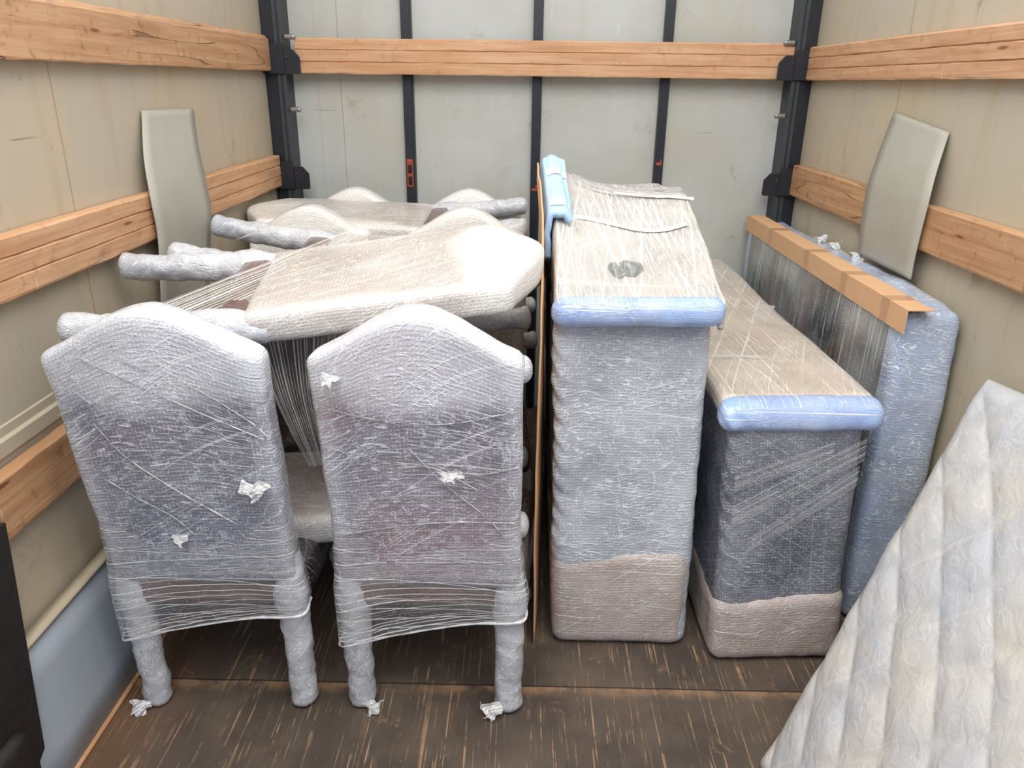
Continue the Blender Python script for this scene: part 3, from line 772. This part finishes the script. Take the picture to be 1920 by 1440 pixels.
sheet('film_lid', [[(x_, y_, htop(x_, y_) + .014) for x_ in (-.16, -.05, .06, .16, .205)] for y_ in (.60, .66, .72)], M_film, tall, 24, 8, .002, 12, 0, (.4, .1))
def slf(p):
    q = bodyf(p); 
    if p.z > .05: q.z += .035 * (p.x - X0) / (X1 - X0) * (p.z / .31)
    return q
gbox('cardboard_sleeve', (X0 - .006, -.003, 0), (X1 - .012, 1.2, .315), .014, .038, M_sleeve, tall, fn=slf, amp=(.005, .0025), ns=(6, 30), seed=12)
tag(tall, 'tallest wrapped cabinet with a pale blue foam pad over its raised rear corner', 'cabinet', 'wrapped cabinets')

# ------------------------------------------------------------------ low wrapped cabinet
low = empty('wrapped_cabinet', (.795, 1.88, 0))
def lowf(p):
    t = p.z; k = 1 - .25 * min(1, max(0, p.y) / 1.9); p = corner_ridge(p, -.195)
    rot = .06
    return Vector((p.x - .012 * t, p.y + .09 * t * k + p.x * rot * max(0, 1 - p.y / 1.9), p.z))
gbox('body', (-.195, .01, 0), (.195, 1.86, .785), .016, .038, M_low, low, fn=lowf, amp=(.008, .003), ns=(5, 28), seed=23,
     )
def lowtop(p):
    q = lowf(p); q.z += .006 * math.sin(p.y * 5) - .0 * p.y; q.y -= .012 if p.y < .1 else 0
    return q
gbox('top_cover', (-.222, .045, .770), (.222, 1.90, .838), (.014, .018, .014), .022, M_topbeige, low, fn=lowtop, amp=(.003, .001), ns=(5, 30), seed=31)
gbox('foam_edge', (-.232, -.012, .750), (.235, .085, .838), (.012, .01, .009), .040, M_foam, low, fn=lowtop, amp=(.006, .002), ns=(8, 30), seed=33)
def tapel(name, pts, wd, mt):
    rows = [[], []]
    for i, (x_, y_) in enumerate(pts):
        a = Vector(pts[max(0, i - 1)]); b = Vector(pts[min(len(pts) - 1, i + 1)]); d = (b - a).normalized(); nr = Vector((-d.y, d.x))
        for k, s in enumerate((-.5, .5)):
            q = Vector((x_, y_)) + nr * wd * s; rows[k].append(lowtop(Vector((q.x, q.y, .8410))))
    return sheet(name, rows, mt, low, 20, 3, 0, 1, 0, (.5, wd))
tapel('packing_tape', [(-.21, .35), (-.1, .36), (.0, .345)], .03, M_veil)
tapel('packing_tape', [(.02, .30), (.08, .42), (.13, .52)], .05, M_veil)
tapel('packing_tape', [(.10, .80), (.17, .95), (.20, 1.02)], .06, M_veil)
gbox('cardboard_sleeve', (-.205, -.002, 0), (.203, 1.75, .215), .015, .04, M_sleeve, low, fn=lambda p: lowf(p) + Vector((0, 0, .03 * (p.x + .2) / .4 if p.z > .1 else 0)),
     amp=(.005, .0025), ns=(6, 30), seed=14)
# slanting bands of film over the front
def bandl(x0_, z0_, x1_, z1_, wd, seed):
    rows = []
    for s in (-.5, .5):
        r_ = []
        for k in range(7):
            t = k / 6; q = lowf(Vector((x0_ + (x1_ - x0_) * t, .0, z0_ + (z1_ - z0_) * t + wd * s))); q.y -= .0075; r_.append(q)
        rows.append(r_)
    sheet('film_band', rows, M_strands, low, 20, 8, .0015, 20, seed, (.5, wd * 9))
bandl(-.17, .50, .19, .70, .07, 1); bandl(-.12, .40, .18, .62, .06, 2); bandl(-.17, .60, .1, .70, .05, 3)
tag(low, 'lower wrapped cabinet with a flat film-covered top, right of the tallest one', 'cabinet', 'wrapped cabinets')

# ------------------------------------------------------------------ wrapped panel of unknown contents with cardboard corner strip
pan = empty('wrapped_package', (1.182, 2.09, 0))
def panf(p): t = p.z; return Vector((p.x - .008 + .02 * t, p.y + .05 * t * (1 - p.y / 1.8), p.z + .01 * math.sin(p.y * 3) * (t / 1.05)))
gbox('body', (-.090, 0, .0), (.090, 1.69, 1.045), .0145, .03, [M_bluewrap, M_glass], pan, fn=panf, amp=(.010, .0025), ns=(6, 22), seed=41, amp_fn=lambda q: .3 if q.x < -.08 or (q.z > 1.03 and q.x < .02) else 1,
     matf=lambda a, s, c: 1 if (a == 0 and not s and c.y > .07 and c.y < 1.6) else 0)
g_ = .004
prof = [(-.097, -.062), (-.097, .010), (-.020, .010), (-.020, .007), (-.094, .007), (-.094, -.062)]
M_ = Matrix(((0, 1, 0, .012), (1, 0, 0, 0), (0, 0, 1, 1.052), (0, 0, 0, 1)))
cs = extrude('corner_strip', prof, .02, 1.70, M_card, pan, 60, M_, .0012)
for y_ in (.13, .45, .82, 1.28):
    extrude('tape_band', [(a - (.0012 if a < -.05 else 0), b + (.0012 if b > 0 else 0)) for a, b in prof], y_, y_ + .05, M_tape, cs, 3, M_)
for k, (y_, z_) in enumerate(((.75, 1.06), (.95, 1.065), (1.1, 1.06))):
    tuft(pan, (.06, y_, z_), .04, 60 + k)
tag(pan, 'long wrapped blue panel with a cardboard corner strip, standing along the right wall', 'package')

# ------------------------------------------------------------------ quilted mattress leaning in the right foreground
A = Vector((1.235, 1.935, .945)); B = Vector((.625, 1.505, .0)); Dn = Vector((1.235, .55, 1.10)); Cn = Vector((.50, .35, .0))
up_n = (A - B).cross(Cn - B).normalized()
if up_n.x > 0: up_n = -up_n
NU, NV = 190, 190
TH = .11
def quilt(u, v):
    a = u * 1.20 * 11; b = v * 1.2 * 9.5
    p_, q_ = (a + b), (a * .9 - b)
    f = lambda t: abs(math.sin(PI * t / 2))
    return .010 * min(1, (f(p_) ** .6) * 1.1) * min(1, (f(q_) ** .6) * 1.1)
V = []; F = []; UVs = []
def mpt(u, v, side):
    p = A.lerp(Dn, u).lerp(B.lerp(Cn, u), v)
    edge = min(u * 1.2, v * 1.2, (1 - v) * 1.2) / .06
    r_ = 1 - math.sqrt(max(0, 1 - (1 - min(1, edge)) ** 2))
    if side == 0:
        h = quilt(u, v) * min(1, edge) - r_ * .045 + .006 * nz(p, 5, 2) + .003 * nz(p, 16, 8)
        return p + up_n * h
    return p - up_n * (TH - r_ * .03)
for side in (0, 1):
    for j in range(NV + 1):
        for i in range(NU + 1): V.append(mpt(i / NU, j / NV, side)); UVs.append((i / NU * 1.25, j / NV * 1.2))
N1 = (NU + 1) * (NV + 1)
idx = lambda s, i, j: s * N1 + j * (NU + 1) + i
for j in range(NV):
    for i in range(NU):
        F.append((idx(0, i, j), idx(0, i, j + 1), idx(0, i + 1, j + 1), idx(0, i + 1, j))); F.append((idx(1, i, j), idx(1, i + 1, j), idx(1, i + 1, j + 1), idx(1, i, j + 1)))
for i in range(NU):
    F.append((idx(0, i, 0), idx(0, i + 1, 0), idx(1, i + 1, 0), idx(1, i, 0))); F.append((idx(0, i, NV), idx(1, i, NV), idx(1, i + 1, NV), idx(0, i + 1, NV)))
for j in range(NV):
    F.append((idx(0, 0, j), idx(1, 0, j), idx(1, 0, j + 1), idx(0, 0, j + 1))); F.append((idx(0, NU, j), idx(0, NU, j + 1), idx(1, NU, j + 1), idx(1, NU, j)))
zmin = min(v.z for v in V)
V = [Vector((v.x, v.y, max(v.z, .002))) for v in V]
V = [Vector((min(v.x, 1.258), v.y, v.z)) for v in V]
me = bpy.data.meshes.new('cover'); me.from_pydata(V, [], F)
uv = me.uv_layers.new(name='UVMap').data
for pl in me.polygons:
    pl.use_smooth = True
    for li in pl.loop_indices: uv[li].uv = UVs[me.loops[li].vertex_index % N1]
bm = bmesh.new(); bm.from_mesh(me); bmesh.ops.recalc_face_normals(bm, faces=bm.faces); bm.to_mesh(me); bm.free()
mt = empty('mattress', (.9, 1.2, 0))
me.polygons.foreach_set('material_index', [0 if max(pl.vertices) < N1 else 1 for pl in me.polygons])
cov = mkobj('cover', me, [M_quilt, M_border]); adopt(cov, mt)
tag(mt, 'cream quilted mattress in a clear bag leaning in the right foreground', 'mattress')
